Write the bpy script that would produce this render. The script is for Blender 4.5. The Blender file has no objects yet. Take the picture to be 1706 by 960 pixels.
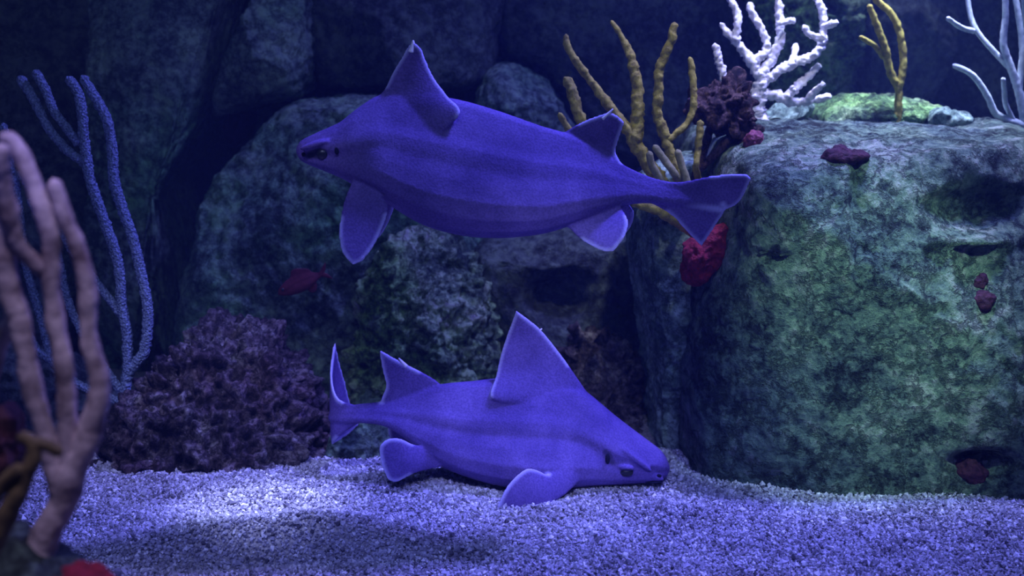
import bpy, bmesh, math, random
import numpy as np
from mathutils import Vector
from mathutils.bvhtree import BVHTree

S = bpy.context.scene
COL = S.collection
random.seed(4)
# ------------------------------------------------------------------ camera
F = 2344.0                      # focal length in pixels of the 1706 wide frame
PITCH = math.radians(10.0)
CAM = np.array([0.0, 0.0, 0.78])
cd = bpy.data.cameras.new('camera')
cam = bpy.data.objects.new('camera', cd)
COL.objects.link(cam)
cam.location = CAM
cam.rotation_euler = (math.radians(90) - PITCH, 0, 0)
cd.sensor_width = 36.0
cd.lens = 36.0 * F / 1706.0
cd.clip_start = 0.05
cd.dof.use_dof = True
cd.dof.focus_distance = 2.32
cd.dof.aperture_fstop = 4.0
S.camera = cam
# ------------------------------------------------------------------ colour management
S.view_settings.view_transform = 'Standard'
S.view_settings.look = 'None'
S.view_settings.gamma = 1.0
S.view_settings.use_curve_mapping = False
S.view_settings.exposure = 0.0
# ------------------------------------------------------------------ world: dim blue water light
W = bpy.data.worlds.new('World')
S.world = W
W.use_nodes = True
bg = W.node_tree.nodes['Background']
bg.inputs[0].default_value = (0.10, 0.15, 0.55, 1)
bg.inputs[1].default_value = 0.11


def area(name, loc, target, size, power, col, spread=120):
    l = bpy.data.lights.new(name, 'AREA')
    l.shape = 'RECTANGLE'
    l.size, l.size_y = size
    l.energy = power
    l.color = col
    l.spread = math.radians(spread)
    o = bpy.data.objects.new(name, l)
    COL.objects.link(o)
    o.location = loc
    o.rotation_euler = (Vector(target) - Vector(loc)).to_track_quat('-Z', 'Y').to_euler()
    return o


def spot(name, loc, target, power, col, angle, blend=0.6, radius=0.05):
    l = bpy.data.lights.new(name, 'SPOT')
    l.energy = power
    l.color = col
    l.spot_size = math.radians(angle)
    l.spot_blend = blend
    l.shadow_soft_size = radius
    o = bpy.data.objects.new(name, l)
    COL.objects.link(o)
    o.location = loc
    o.rotation_euler = (Vector(target) - Vector(loc)).to_track_quat('-Z', 'Y').to_euler()
    return o


BLUE = (0.17, 0.17, 1.0)
PALE = (0.48, 0.54, 0.95)
area('tank_lamp_blue', (1.05, 2.50, 2.8), (0.0, 2.2, 0.1), (0.30, 0.2), 20, BLUE, 62)
area('tank_lamp_pale', (0.88, 2.90, 2.4), (0.80, 2.94, 0.6), (0.6, 0.2), 11, PALE, 30)
area('tank_lamp_front', (-0.1, 0.75, 2.1), (0.0, 2.5, 0.3), (1.6, 0.3), 4.2, (0.34, 0.46, 1.0), 110)
area('fill_low', (0.0, 0.3, 1.5), (0.0, 2.35, 0.0), (1.5, 0.08), 1.0, (0.16, 0.18, 1.0), 18)  # unseen fill added to light floor and resting shark, not the swimmer
spot('fill_spot_shark', (0.15, 0.2, 1.5), (0.04, 2.42, 0.12), 140, (0.40, 0.46, 1.0), 13, 0.9)  # added spot near the glass, brightens just the resting shark
spot('fill_spot_coral', (0.55, 1.9, 2.3), (0.38, 2.68, 0.80), 100, (0.64, 0.64, 0.90), 24, 1.0)  # added spot, lifts the yellow and white gorgonians
spot('fill_spot_gravel', (-0.75, 1.9, 2.3), (-0.41, 2.27, 0.0), 620, (0.40, 0.46, 1.0), 8.5, 1.0)  # added spot that makes the bright streak on the gravel
spot('fill_spot_boulder', (0.72, 0.9, 2.1), (0.63, 2.4, 0.25), 300, (0.50, 0.82, 0.95), 15, 1.0)  # added spot, brightens the front face of the big boulder
spot('fill_spot_reef', (-0.45, 0.9, 2.0), (-0.55, 2.5, 0.15), 120, (0.44, 0.46, 1.0), 18, 1.0)  # added spot to lift the reef mound
spot('fill_spot_left', (-0.28, 0.70, 1.9), (-0.42, 1.25, 0.42), 60, (0.66, 0.60, 1.0), 34, 1.0)  # added spot for the foreground gorgonian alone


# ------------------------------------------------------------------ helpers
def at(px, py, Y):
    """world point seen at photo pixel (px, py) at distance Y along the tank"""
    x = (px - 853.0) / F
    u = -(py - 480.0) / F
    d = np.array([x, math.cos(PITCH) + u * math.sin(PITCH), -math.sin(PITCH) + u * math.cos(PITCH)])
    return CAM + d * (Y / d[1])


_rng = np.random.RandomState(7)
_perm = _rng.permutation(256)
_perm = np.concatenate([_perm, _perm, _perm])
_grad = _rng.normal(size=(256, 3))
_grad /= np.linalg.norm(_grad, axis=1)[:, None]


def perlin(p):
    p = np.asarray(p, float)
    i = np.floor(p).astype(int)
    f = p - i
    i &= 255
    w = f * f * f * (f * (f * 6 - 15) + 10)
    out = 0
    for dx in (0, 1):
        wx = w[:, 0] if dx else 1 - w[:, 0]
        for dy in (0, 1):
            wy = w[:, 1] if dy else 1 - w[:, 1]
            for dz in (0, 1):
                wz = w[:, 2] if dz else 1 - w[:, 2]
                h = _perm[_perm[_perm[(i[:, 0] + dx) & 255] + ((i[:, 1] + dy) & 255)] + ((i[:, 2] + dz) & 255)]
                g = _grad[h]
                out = out + wx * wy * wz * (g[:, 0] * (f[:, 0] - dx) + g[:, 1] * (f[:, 1] - dy) + g[:, 2] * (f[:, 2] - dz))
    return out


def fbm(p, octv=4, gain=0.5, lac=2.03):
    a, s, t = 1.0, 1.0, 0
    for _ in range(octv):
        t = t + a * perlin(p * s + 17.3 * s)
        a *= gain
        s *= lac
    return t


def catmull(pts, n):
    """smooth resample of a polyline (any dimension) to n points"""
    p = np.asarray(pts, float)
    if len(p) == 2:
        t = np.linspace(0, 1, n)[:, None]
        return p[0] * (1 - t) + p[1] * t
    q = np.vstack([2 * p[0] - p[1], p, 2 * p[-1] - p[-2]])
    dense = []
    for k in range(1, len(q) - 2):
        t = np.linspace(0, 1, 16, endpoint=False)[:, None]
        a, b, c, d = q[k - 1], q[k], q[k + 1], q[k + 2]
        dense.append(0.5 * (2 * b + (c - a) * t + (2 * a - 5 * b + 4 * c - d) * t * t + (3 * b - a - 3 * c + d) * t ** 3))
    dense = np.vstack(dense + [p[-1:]])
    L = np.concatenate([[0], np.cumsum(np.linalg.norm(np.diff(dense, axis=0), axis=1))])
    t = np.linspace(0, L[-1], n)
    return np.stack([np.interp(t, L, dense[:, k]) for k in range(dense.shape[1])], 1)


def tag(o, label=None, cat=None, group=None, kind=None):
    if label: o['label'] = label
    if cat: o['category'] = cat
    if group: o['group'] = group
    if kind: o['kind'] = kind
    return o


def empty(name, loc):
    o = bpy.data.objects.new(name, None)
    COL.objects.link(o)
    o.location = loc
    o.empty_display_size = 0.02
    return o


def mesh_obj(name, V, faces, mat, parent=None, origin=None, smooth=True):
    """links ONE mesh object; V in world metres, origin defaults to the base of the thing"""
    V = np.asarray(V, float)
    if origin is None:
        origin = parent.location if parent is not None else ((V[:, 0].min() + V[:, 0].max()) / 2, (V[:, 1].min() + V[:, 1].max()) / 2, V[:, 2].min())
    origin = np.array(origin, float)
    me = bpy.data.meshes.new(name)
    me.from_pydata((V - origin).tolist(), [], faces if isinstance(faces, list) else faces.tolist())
    me.update()
    if smooth:
        me.polygons.foreach_set('use_smooth', np.ones(len(me.polygons), bool))
    me.materials.append(mat)
    o = bpy.data.objects.new(name, me)
    COL.objects.link(o)
    o.location = origin
    if parent is not None:
        o.parent = parent
        o.location = origin - np.array(parent.location)
    return o


# ------------------------------------------------------------------ materials
def new_mat(name):
    m = bpy.data.materials.new(name)
    m.use_nodes = True
    nt = m.node_tree
    return m, nt, nt.nodes['Principled BSDF']


def nd(nt, kind, **kw):
    n = nt.nodes.new(kind)
    for k, v in kw.items():
        if k in n.inputs:
            n.inputs[k].default_value = v
        else:
            setattr(n, k, v)
    return n


def ramp(nt, fac, stops):
    r = nt.nodes.new('ShaderNodeValToRGB')
    e = r.color_ramp.elements
    while len(e) < len(stops):
        e.new(0.5)
    for k, (p, c) in enumerate(stops):
        e[k].position = p
        e[k].color = (*c, 1)
    nt.links.new(fac, r.inputs[0])
    return r


def rock_mat(name, stops, scale=7.0, fine=60.0, bump=0.6, rough=0.9, patch=None):
    """mottled rock: colour by noise patches, relief by two noises and pits"""
    m, nt, b = new_mat(name)
    L = nt.links.new
    tc = nd(nt, 'ShaderNodeTexCoord')
    n1 = nd(nt, 'ShaderNodeTexNoise', Scale=scale, Detail=8.0, Roughness=0.65)
    L(tc.outputs['Object'], n1.inputs['Vector'])
    n2 = nd(nt, 'ShaderNodeTexNoise', Scale=fine, Detail=6.0, Roughness=0.7)
    L(tc.outputs['Object'], n2.inputs['Vector'])
    mix = nd(nt, 'ShaderNodeMath', operation='MULTIPLY_ADD')
    L(n2.outputs['Fac'], mix.inputs[0])
    mix.inputs[1].default_value = 0.45
    sub = nd(nt, 'ShaderNodeMath', operation='MULTIPLY')
    L(n1.outputs['Fac'], sub.inputs[0])
    sub.inputs[1].default_value = 0.55
    L(sub.outputs[0], mix.inputs[2])
    r = ramp(nt, mix.outputs[0], stops)
    col = r.outputs[0]
    if patch:
        n3 = nd(nt, 'ShaderNodeTexNoise', Scale=scale * 0.45, Detail=5.0, Roughness=0.6)
        mp = nd(nt, 'ShaderNodeMapping')
        mp.inputs['Location'].default_value = (3.1, 1.7, 5.2)
        L(tc.outputs['Object'], mp.inputs[0])
        L(mp.outputs[0], n3.inputs['Vector'])
        rr = ramp(nt, n3.outputs['Fac'], [(0.46, (0, 0, 0)), (0.62, (1, 1, 1))])
        mx = nd(nt, 'ShaderNodeMix', data_type='RGBA', blend_type='MIX')
        L(rr.outputs[0], mx.inputs['Factor'])
        L(col, mx.inputs[6])
        mul = nd(nt, 'ShaderNodeMix', data_type='RGBA', blend_type='MULTIPLY')
        mul.inputs['Factor'].default_value = 1.0
        L(col, mul.inputs[6])
        mul.inputs[7].default_value = (*patch, 1)
        L(mul.outputs[2], mx.inputs[7])
        col = mx.outputs[2]
    n4 = nd(nt, 'ShaderNodeTexNoise', Scale=scale * 2.2, Detail=7.0, Roughness=0.72)
    n4.inputs['Distortion'].default_value = 0.15
    L(tc.outputs['Object'], n4.inputs['Vector'])
    s5 = nd(nt, 'ShaderNodeMath', operation='SUBTRACT')
    L(n4.outputs['Fac'], s5.inputs[0])
    s5.inputs[1].default_value = 0.5
    a5 = nd(nt, 'ShaderNodeMath', operation='ABSOLUTE')
    L(s5.outputs[0], a5.inputs[0])
    cr = ramp(nt, a5.outputs[0], [(0.0, (0.25, 0.25, 0.28)), (0.035, (1, 1, 1))])
    mc = nd(nt, 'ShaderNodeMix', data_type='RGBA', blend_type='MULTIPLY')
    mc.inputs['Factor'].default_value = 0.8
    L(col, mc.inputs[6])
    L(cr.outputs[0], mc.inputs[7])
    col = mc.outputs[2]
    L(col, b.inputs['Base Color'])
    b.inputs['Roughness'].default_value = rough
    b.inputs['Specular IOR Level'].default_value = 0.25
    v = nd(nt, 'ShaderNodeTexVoronoi', Scale=fine * 0.8)
    L(tc.outputs['Object'], v.inputs['Vector'])
    ad = nd(nt, 'ShaderNodeMath', operation='MULTIPLY_ADD')
    L(v.outputs['Distance'], ad.inputs[0])
    ad.inputs[1].default_value = 0.35
    L(n2.outputs['Fac'], ad.inputs[2])
    a6 = nd(nt, 'ShaderNodeMath', operation='MULTIPLY_ADD')
    L(cr.outputs[0], a6.inputs[0])
    a6.inputs[1].default_value = 0.35
    L(ad.outputs[0], a6.inputs[2])
    bp = nd(nt, 'ShaderNodeBump', Strength=bump, Distance=0.025)
    L(a6.outputs[0], bp.inputs['Height'])
    L(bp.outputs[0], b.inputs['Normal'])
    return m


def plain_mat(name, c1, c2, scale=60.0, bump=0.4, rough=0.75, dist=0.004, streak=None):
    m, nt, b = new_mat(name)
    L = nt.links.new
    tc = nd(nt, 'ShaderNodeTexCoord')
    n = nd(nt, 'ShaderNodeTexNoise', Scale=scale, Detail=5.0, Roughness=0.65)
    L(tc.outputs['Object'], n.inputs['Vector'])
    r = ramp(nt, n.outputs['Fac'], [(0.35, c1), (0.65, c2)])
    L(r.outputs[0], b.inputs['Base Color'])
    b.inputs['Roughness'].default_value = rough
    b.inputs['Specular IOR Level'].default_value = 0.3
    bp = nd(nt, 'ShaderNodeBump', Strength=bump, Distance=dist)
    h = n.outputs['Fac']
    if streak:
        v = nd(nt, 'ShaderNodeTexVoronoi', Scale=streak)
        L(tc.outputs['Object'], v.inputs['Vector'])
        h = v.outputs['Distance']
    L(h, bp.inputs['Height'])
    L(bp.outputs[0], b.inputs['Normal'])
    return m


M_BACK = rock_mat('rock_grey_green', [(0.43, (0.04, 0.06, 0.055)), (0.5, (0.155, 0.225, 0.18)), (0.58, (0.27, 0.40, 0.25))], 6, 55, patch=(0.7, 1.1, 0.7))
M_DARK = rock_mat('rock_dark', [(0.43, (0.02, 0.026, 0.03)), (0.5, (0.06, 0.08, 0.075)), (0.58, (0.11, 0.15, 0.115))], 5, 50)
M_GREEN = rock_mat('rock_algae_green', [(0.43, (0.03, 0.055, 0.045)), (0.5, (0.15, 0.24, 0.13)), (0.55, (0.30, 0.44, 0.22)), (0.62, (0.46, 0.48, 0.42))], 9, 60, bump=1.0, patch=(0.75, 1.0, 0.55))
M_MAIN = rock_mat('rock_big_boulder', [(0.42, (0.02, 0.035, 0.03)), (0.47, (0.10, 0.16, 0.11)), (0.53, (0.19, 0.29, 0.17)), (0.60, (0.40, 0.47, 0.34))], 5, 48, bump=1.0, patch=(0.55, 0.55, 0.85))
M_VIOLET = rock_mat('rock_live_violet', [(0.43, (0.03, 0.02, 0.03)), (0.5, (0.12, 0.09, 0.10)), (0.57, (0.30, 0.26, 0.27)), (0.64, (0.55, 0.55, 0.5))], 14, 60, bump=1.0, patch=(0.85, 0.68, 0.75))
M_DOME = rock_mat('rock_algae_pale', [(0.43, (0.05, 0.08, 0.06)), (0.5, (0.24, 0.36, 0.2)), (0.55, (0.46, 0.62, 0.34)), (0.62, (0.65, 0.68, 0.6))], 9, 60, bump=1.0, patch=(0.75, 1.0, 0.55))
M_TEAL = rock_mat('rock_teal', [(0.43, (0.06, 0.10, 0.08)), (0.5, (0.18, 0.27, 0.22)), (0.58, (0.33, 0.46, 0.37))], 8, 60, bump=0.6)


# ------------------------------------------------------------------ sea bed
def floor_z(x, y):
    p = np.stack([x * 2.2, y * 2.2, np.full_like(x, 3.3)], 1)
    z = 0.018 * fbm(p, 3) + 0.011 * perlin(np.stack([x * 6.5, y * 11.0, np.full_like(x, 1.3)], 1))
    # trough scooped out of the gravel in front of the reef rock, with a lip behind it
    lip = np.exp(-((x + 0.40) / 0.17) ** 2)
    d = (y - (2.12 + 0.12 * (x + 0.4)))
    z += lip * (0.022 * np.exp(-((d - 0.03) / 0.045) ** 2) - 0.03 * np.exp(-((d + 0.06) / 0.055) ** 2))
    return z


m_floor, nt, b = new_mat('gravel_bed')
tc = nd(nt, 'ShaderNodeTexCoord')
v = nd(nt, 'ShaderNodeTexVoronoi', Scale=190.0)
nt.links.new(tc.outputs['Object'], v.inputs['Vector'])
r = ramp(nt, v.outputs['Distance'], [(0.0, (0.55, 0.53, 0.52)), (0.8, (0.16, 0.15, 0.16))])
nt.links.new(r.outputs[0], b.inputs['Base Color'])
b.inputs['Roughness'].default_value = 0.9
gx, gy = np.meshgrid(np.linspace(-2.2, 2.2, 220), np.linspace(0.3, 3.9, 200))
gx, gy = gx.ravel(), gy.ravel()
idx = np.arange(220 * 200).reshape(200, 220)
fc = np.stack([idx[:-1, :-1], idx[:-1, 1:], idx[1:, 1:], idx[1:, :-1]], -1).reshape(-1, 4)
fl = mesh_obj('floor', np.stack([gx, gy, floor_z(gx, gy)], 1), fc, m_floor, origin=(0, 2, 0))
tag(fl, 'pale coral gravel bed across the bottom of the tank', 'gravel', kind='structure')

# loose gravel grains, too many to count: one mesh of small stones
m_grain, nt, b = new_mat('gravel_grain')
ca = nd(nt, 'ShaderNodeAttribute', attribute_name='tone')
r = ramp(nt, ca.outputs['Fac'], [(0.0, (0.08, 0.075, 0.10)), (0.3, (0.30, 0.29, 0.34)), (0.75, (0.56, 0.55, 0.64)), (1.0, (0.92, 0.92, 0.95))])
nt.links.new(r.outputs[0], b.inputs['Base Color'])
b.inputs['Roughness'].default_value = 0.7
rs = np.random.RandomState(11)
sp = 0.0052
X, Y = np.meshgrid(np.arange(-1.25, 1.25, sp), np.arange(1.86, 2.66, sp))
X, Y = X.ravel(), Y.ravel()
X = X + rs.uniform(-.5, .5, len(X)) * sp
Y = Y + rs.uniform(-.5, .5, len(Y)) * sp
k = np.abs(X) < 0.42 * Y + 0.1
X, Y = X[k], Y[k]
n = len(X)
octa = np.array([[1, 0, 0], [-1, 0, 0], [0, 1, 0], [0, -1, 0], [0, 0, 1], [0, 0, -1]], float)
of = np.array([[0, 2, 4], [2, 1, 4], [1, 3, 4], [3, 0, 4], [2, 0, 5], [1, 2, 5], [3, 1, 5], [0, 3, 5]])
sz = 0.0031 * np.exp(rs.normal(0, 0.28, n))
rot = np.linalg.qr(rs.normal(size=(n, 3, 3)))[0]
V = octa[None] * rs.uniform(0.75, 1.3, (n, 6, 1)) * np.stack([np.ones(n), rs.uniform(.7, 1.1, n), rs.uniform(.6, 1, n)], 1)[:, None, :]
V = np.einsum('nij,nkj->nki', rot, V) * sz[:, None, None]
Z = floor_z(X, Y) + sz * 0.5 + rs.uniform(0, 0.002, n)
V = V + np.stack([X, Y, Z], 1)[:, None, :]
fc = (of[None] + (np.arange(n) * 6)[:, None, None]).reshape(-1, 3)
gr = mesh_obj('gravel', V.reshape(-1, 3), fc, m_grain, origin=(0, 2.2, 0), smooth=False)
tone = np.clip(rs.normal(0.50, 0.25, n) + 0.35 * fbm(np.stack([X * 9, Y * 9, X * 0 + 8.8], 1), 2), 0, 1)
at_ = gr.data.attributes.new('tone', 'FLOAT', 'POINT')
at_.data.foreach_set('value', np.repeat(tone, 6).astype(np.float32))
tag(gr, 'loose pale coral gravel grains covering the sea bed', 'gravel', kind='stuff')

# ------------------------------------------------------------------ rocks
_ico = {}


def ico(level):
    if level not in _ico:
        bm = bmesh.new()
        bmesh.ops.create_icosphere(bm, subdivisions=level, radius=1.0)
        _ico[level] = (np.array([v.co[:] for v in bm.verts]), np.array([[v.index for v in f.verts] for f in bm.faces]))
        bm.free()
    return _ico[level]


def rock(name, outline, Yc, D, mat, label=None, cat='rock', yref=None, n=2.6, amp=0.05, freq=4.0, rough=0.012,
         level=6, seed=0, facets=5, facet_depth=0.82, pits=(), origin=None, parent=None, ridged=0.0, group=None):
    """boulder from a star-shaped outline (photo pixels at distance yref) with depth D on both sides of Yc"""
    yref = yref or Yc
    P = np.array([at(x, y, yref) for x, y in outline])
    c = np.array([(P[:, 0].min() + P[:, 0].max()) / 2, Yc, (P[:, 2].min() + P[:, 2].max()) / 2])
    poly = catmull(np.vstack([P[:, [0, 2]], P[:1, [0, 2]]]), 400) - c[[0, 2]]
    th = np.arctan2(poly[:, 1], poly[:, 0])
    rad = np.linalg.norm(poly, axis=1)
    o = np.argsort(th)
    th, rad = th[o], rad[o]
    d, faces = ico(level)
    ang = np.arctan2(d[:, 2], d[:, 0])
    R = np.interp(ang, np.concatenate([th - 2 * np.pi, th, th + 2 * np.pi]), np.tile(rad, 3))
    rho = np.hypot(d[:, 0], d[:, 2])
    ady = np.abs(d[:, 1])
    kk = (rho ** n + ady ** n) ** (-1.0 / n)
    V = np.stack([np.cos(ang) * rho * kk * R, np.sign(d[:, 1]) * ady * kk * D, np.sin(ang) * rho * kk * R], 1)
    rs = np.random.RandomState(seed + 100)
    size = min(rad.mean(), D * 1.5)
    for _ in range(facets):          # flat broken faces, most of them on the open side
        nv = np.array([rs.normal(0, .55), -1.0, rs.normal(0.1, .55)])
        nv /= np.linalg.norm(nv)
        h = V @ nv
        off = h.max() * rs.uniform(facet_depth - .08, facet_depth + .08)
        V = V - np.maximum(h - off, 0)[:, None] * nv * 0.92
    fnv = np.cross(V[faces[:, 1]] - V[faces[:, 0]], V[faces[:, 2]] - V[faces[:, 0]])
    nrm = np.zeros_like(V)
    for q_ in range(3):
        np.add.at(nrm, faces[:, q_], fnv)
    nrm /= np.maximum(np.linalg.norm(nrm, axis=1), 1e-12)[:, None]
    sv = rs.uniform(-50, 50, 3)
    q = V * freq + sv
    disp = amp * size * 2 * fbm(q, 4)
    disp += rough * fbm(V * min(freq * 9, 34.0) + sv, 3, 0.5)
    if ridged:
        disp += ridged * np.clip(np.abs(fbm(V * min(freq * 2.2, 22.0) + sv[::-1], 3, 0.55)) * 2.2, 0, 1) - ridged * 0.5
    V = V + nrm * disp[:, None] + c
    for (px, py, r_, dep) in pits:   # hollows and ledges in the open face
        fy = V[:, 1].min()
        sx = 853 + F * V[:, 0] / V[:, 1]
        rel = (V - CAM)
        fwd = rel[:, 1] * math.cos(PITCH) - rel[:, 2] * math.sin(PITCH)
        up = rel[:, 1] * math.sin(PITCH) + rel[:, 2] * math.cos(PITCH)
        sx, sy = 853 + F * rel[:, 0] / fwd, 480 - F * up / fwd
        g = np.exp(-(((sx - px) / r_[0]) ** 2 + ((sy - py) / r_[1]) ** 2) ** 1.5) * (V[:, 1] < Yc)
        V[:, 1] += g * dep
    ob = mesh_obj(name, V, faces, mat, parent=parent, origin=origin)
    if label:
        tag(ob, label, cat, group)
    ob['_v'] = 0
    del ob['_v']
    BV[ob.name] = BVHTree.FromPolygons([Vector(v) for v in V], faces.tolist())
    return ob


BV = {}


def hit(ob, px, py):
    """point on a rock that the photo shows at pixel px, py"""
    d = at(px, py, 1.0) - CAM
    h = BV[ob.name].ray_cast(Vector(CAM), Vector(d).normalized())
    return np.array(h[0]) if h[0] is not None else None, (np.array(h[1]) if h[1] is not None else None)


# back wall of the tank
gx, gz = np.meshgrid(np.linspace(-2.4, 2.4, 160), np.linspace(-0.1, 2.0, 80))
gx, gz = gx.ravel(), gz.ravel()
q = np.stack([gx, np.zeros_like(gx), gz], 1)
gy = 3.85 + 0.22 * fbm(q * 2.1 + 5, 4)
idx = np.arange(160 * 80).reshape(80, 160)
fc = np.stack([idx[:-1, :-1], idx[:-1, 1:], idx[1:, 1:], idx[1:, :-1]], -1).reshape(-1, 4)
wb = mesh_obj('wall_back', np.stack([gx, gy, gz], 1), fc, M_DARK, origin=(0, 3.85, 0))
tag(wb, 'dark rough rock wall at the back of the tank', 'wall', kind='structure')

rock('boulder', [(330, 420), (350, 320), (420, 245), (485, 178), (560, 163), (640, 160), (780, 190), (850, 300), (840, 450), (770, 560), (640, 720), (400, 760), (305, 640), (316, 500)],
     3.2, .30, M_BACK, 'broad grey-green boulder with a slanting edge beside the dark crevice', 'boulder', level=7, seed=1, facets=7, facet_depth=.8, n=3.2, amp=.03)
rock('boulder', [(610, 470), (630, 412), (690, 385), (760, 410), (800, 460), (835, 550), (832, 660), (800, 740), (640, 740), (590, 600)],
     2.98, .16, M_DOME, 'pitted boulder mottled with green algae between the two sharks', 'boulder', level=7, seed=2, facets=3, amp=.05, rough=.03, ridged=.03)
rock('boulder', [(368, 190), (392, 90), (430, 10), (470, -70), (525, -70), (535, 60), (515, 150), (440, 172)],
     3.35, .25, M_BACK, 'wedge-shaped grey-green boulder resting on the slanting boulder', 'boulder', seed=3, amp=.05)
rock('boulder', [(520, -70), (820, -70), (826, 60), (800, 140), (690, 154), (560, 150), (527, 100)],
     3.4, .25, M_DARK, 'wide smooth dark boulder above the tall dorsal fin of the swimming shark', 'boulder', seed=4, n=3.0, amp=.03)
rock('boulder', [(785, 220), (800, 140), (825, 110), (870, 112), (930, 165), (960, 300), (800, 330)],
     3.35, .2, M_BACK, 'low domed grey boulder behind the back of the swimming shark', 'boulder', seed=5, amp=.03)
rock('boulder', [(825, -70), (1190, -70), (1220, 100), (1190, 260), (1000, 260), (930, 160), (885, 105), (835, 70)],
     3.6, .25, M_DARK, 'dark boulder behind the yellow gorgonian branches', 'boulder', seed=6, n=3.0, amp=.04)
rock('boulder', [(170, -70), (392, -70), (375, 60), (352, 200), (290, 300), (284, 500), (320, 660), (180, 660), (168, 300)],
     3.4, .25, M_BACK, 'tall dark boulder standing behind the blue whip gorgonian', 'boulder', level=7, seed=7, n=3.2, amp=.04)
rock('boulder', [(-90, -70), (175, -70), (180, 200), (172, 420), (120, 680), (-90, 680)],
     3.45, .25, M_DARK, 'darkest boulder of the wall behind the brown foreground gorgonian', 'boulder', seed=8, n=3.2, amp=.05)
rock('boulder', [(790, 420), (840, 375), (950, 365), (1050, 385), (1075, 480), (1065, 620), (960, 700), (850, 640), (815, 540)],
     3.1, .2, M_DARK, 'hollowed dark boulder between the mottled green boulder and the rock column', 'boulder', seed=9, amp=.05, pits=[(930, 500, (50, 45), .08)])
COLUMN = rock('rock_column', [(1055, 420), (1060, 340), (1075, 290), (1130, 268), (1200, 250), (1250, 262), (1270, 500), (1250, 850), (1130, 845), (1092, 760), (1070, 560)],
     2.78, .25, M_TEAL, 'narrow upright grey-teal rock column beside the big green boulder', 'rock', level=7, seed=10, n=3.4, amp=.03, facets=4)
MAIN = rock('boulder', [(1172, 850), (1150, 700), (1172, 520), (1210, 400), (1222, 300), (1250, 252), (1330, 232), (1500, 234), (1706, 240), (1850, 255), (1900, 500), (1890, 950), (1500, 990), (1240, 960)],
     2.95, .64, M_MAIN, 'massive flat-topped boulder with green algae carrying the corals', 'boulder', yref=2.36, level=7, seed=31, n=5, amp=.02, freq=3.2,
     rough=.011, facets=6, facet_depth=.93, pits=[(1630, 350, (85, 36), .045), (1615, 398, (62, 13), -.03), (1640, 775, (50, 20), .06), (1430, 345, (12, 90), .02), (1290, 430, (30, 9), .03)])
SLAB = rock('rock_slab', [(1338, 200), (1358, 178), (1420, 160), (1520, 166), (1580, 190), (1560, 218), (1450, 226), (1380, 218)],
     3.05, .2, M_GREEN, 'flat slab green with algae lying on top of the big boulder', 'rock', seed=12, amp=.04, facets=1, rough=.015)
rock('rock', [(1262, 205), (1290, 182), (1335, 165), (1352, 178), (1335, 200), (1285, 215)],
     2.98, .06, M_TEAL, 'small wedge of rock tucked behind the white gorgonian trunk', 'rock', seed=13, level=5, facets=1)
rock('boulder', [(1240, -70), (1420, -70), (1426, 60), (1405, 160), (1340, 190), (1275, 180), (1248, 60)],
     3.5, .2, M_GREEN, 'knobbly green boulder directly behind the white gorgonian', 'boulder', seed=14, amp=.06, rough=.03, pits=[(1388, 12, (12, 9), .1)])
rock('boulder', [(1420, -70), (1560, -70), (1582, 60), (1545, 160), (1450, 185), (1412, 120)],
     3.6, .2, M_DARK, 'dark boulder behind the forked yellow gorgonian', 'boulder', seed=15)
rock('boulder', [(1560, -70), (1850, -70), (1850, 180), (1700, 200), (1590, 185), (1562, 60)],
     3.65, .2, M_DARK, 'dark boulder behind the pale thin gorgonian', 'boulder', seed=16)
rock('rock', [(1545, 200), (1560, 185), (1590, 184), (1620, 198), (1602, 212), (1555, 212)],
     2.85, .05, M_TEAL, 'small pale lump between the forked yellow and the pale thin gorgonian', 'rock', seed=17, level=5, facets=1)
rock('reef_rock', [(185, 700), (235, 640), (290, 592), (322, 562), (390, 552), (430, 545), (470, 575), (505, 620), (513, 660), (532, 700), (548, 770), (520, 815), (400, 835), (250, 838), (180, 830), (162, 770)],
     2.66, .24, M_VIOLET, 'craggy violet-brown reef rock mound behind the gravel', 'rock', level=7, seed=18, n=2.2, amp=.07, freq=8, rough=.03, ridged=.035, facets=3)
rock('rock', [(532, 745), (560, 718), (600, 700), (640, 706), (655, 750), (645, 800), (560, 806), (530, 790)],
     2.62, .08, M_BACK, 'grey rock under the tail of the resting shark', 'rock', seed=19, level=6, rough=.02)
rock('rock', [(640, 775), (680, 745), (730, 755), (780, 790), (760, 815), (650, 815)],
     2.60, .05, M_BACK, 'low grey rock under the belly of the resting shark', 'rock', seed=20, level=5)
rock('rock', [(500, 722), (530, 706), (550, 730), (545, 775), (505, 800), (490, 760)],
     2.62, .06, M_VIOLET, 'small craggy rock touching the violet reef mound beside the resting shark\'s tail', 'rock', seed=21, level=6, rough=.03, ridged=.02)
rock('rock', [(672, 630), (690, 588), (715, 571), (742, 586), (755, 630), (765, 720), (675, 720)],
     2.9, .07, M_VIOLET, 'violet knobby dome rising behind the second dorsal fin of the resting shark', 'rock', seed=22, rough=.03)
rock('reef_rock', [(925, 640), (945, 565), (980, 550), (1030, 570), (1058, 620), (1080, 760), (1065, 840), (930, 840)],
     2.86, .12, M_VIOLET, 'craggy dark violet rock behind the head of the resting shark', 'rock', seed=23, amp=.08, freq=8, rough=.035, ridged=.04)
rock('rock', [(588, 668), (605, 648), (625, 652), (645, 672), (645, 720), (588, 720)],
     2.9, .05, M_BACK, 'small dark rock showing above the tail stalk of the resting shark', 'rock', seed=24, level=5)
rock('rock', [(-90, 590), (60, 585), (150, 620), (200, 690), (205, 800), (150, 830), (-90, 830)],
     2.86, .15, M_DARK, 'low dark rock between the violet reef mound and the brown foreground gorgonian', 'rock', seed=26, rough=.02)
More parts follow.
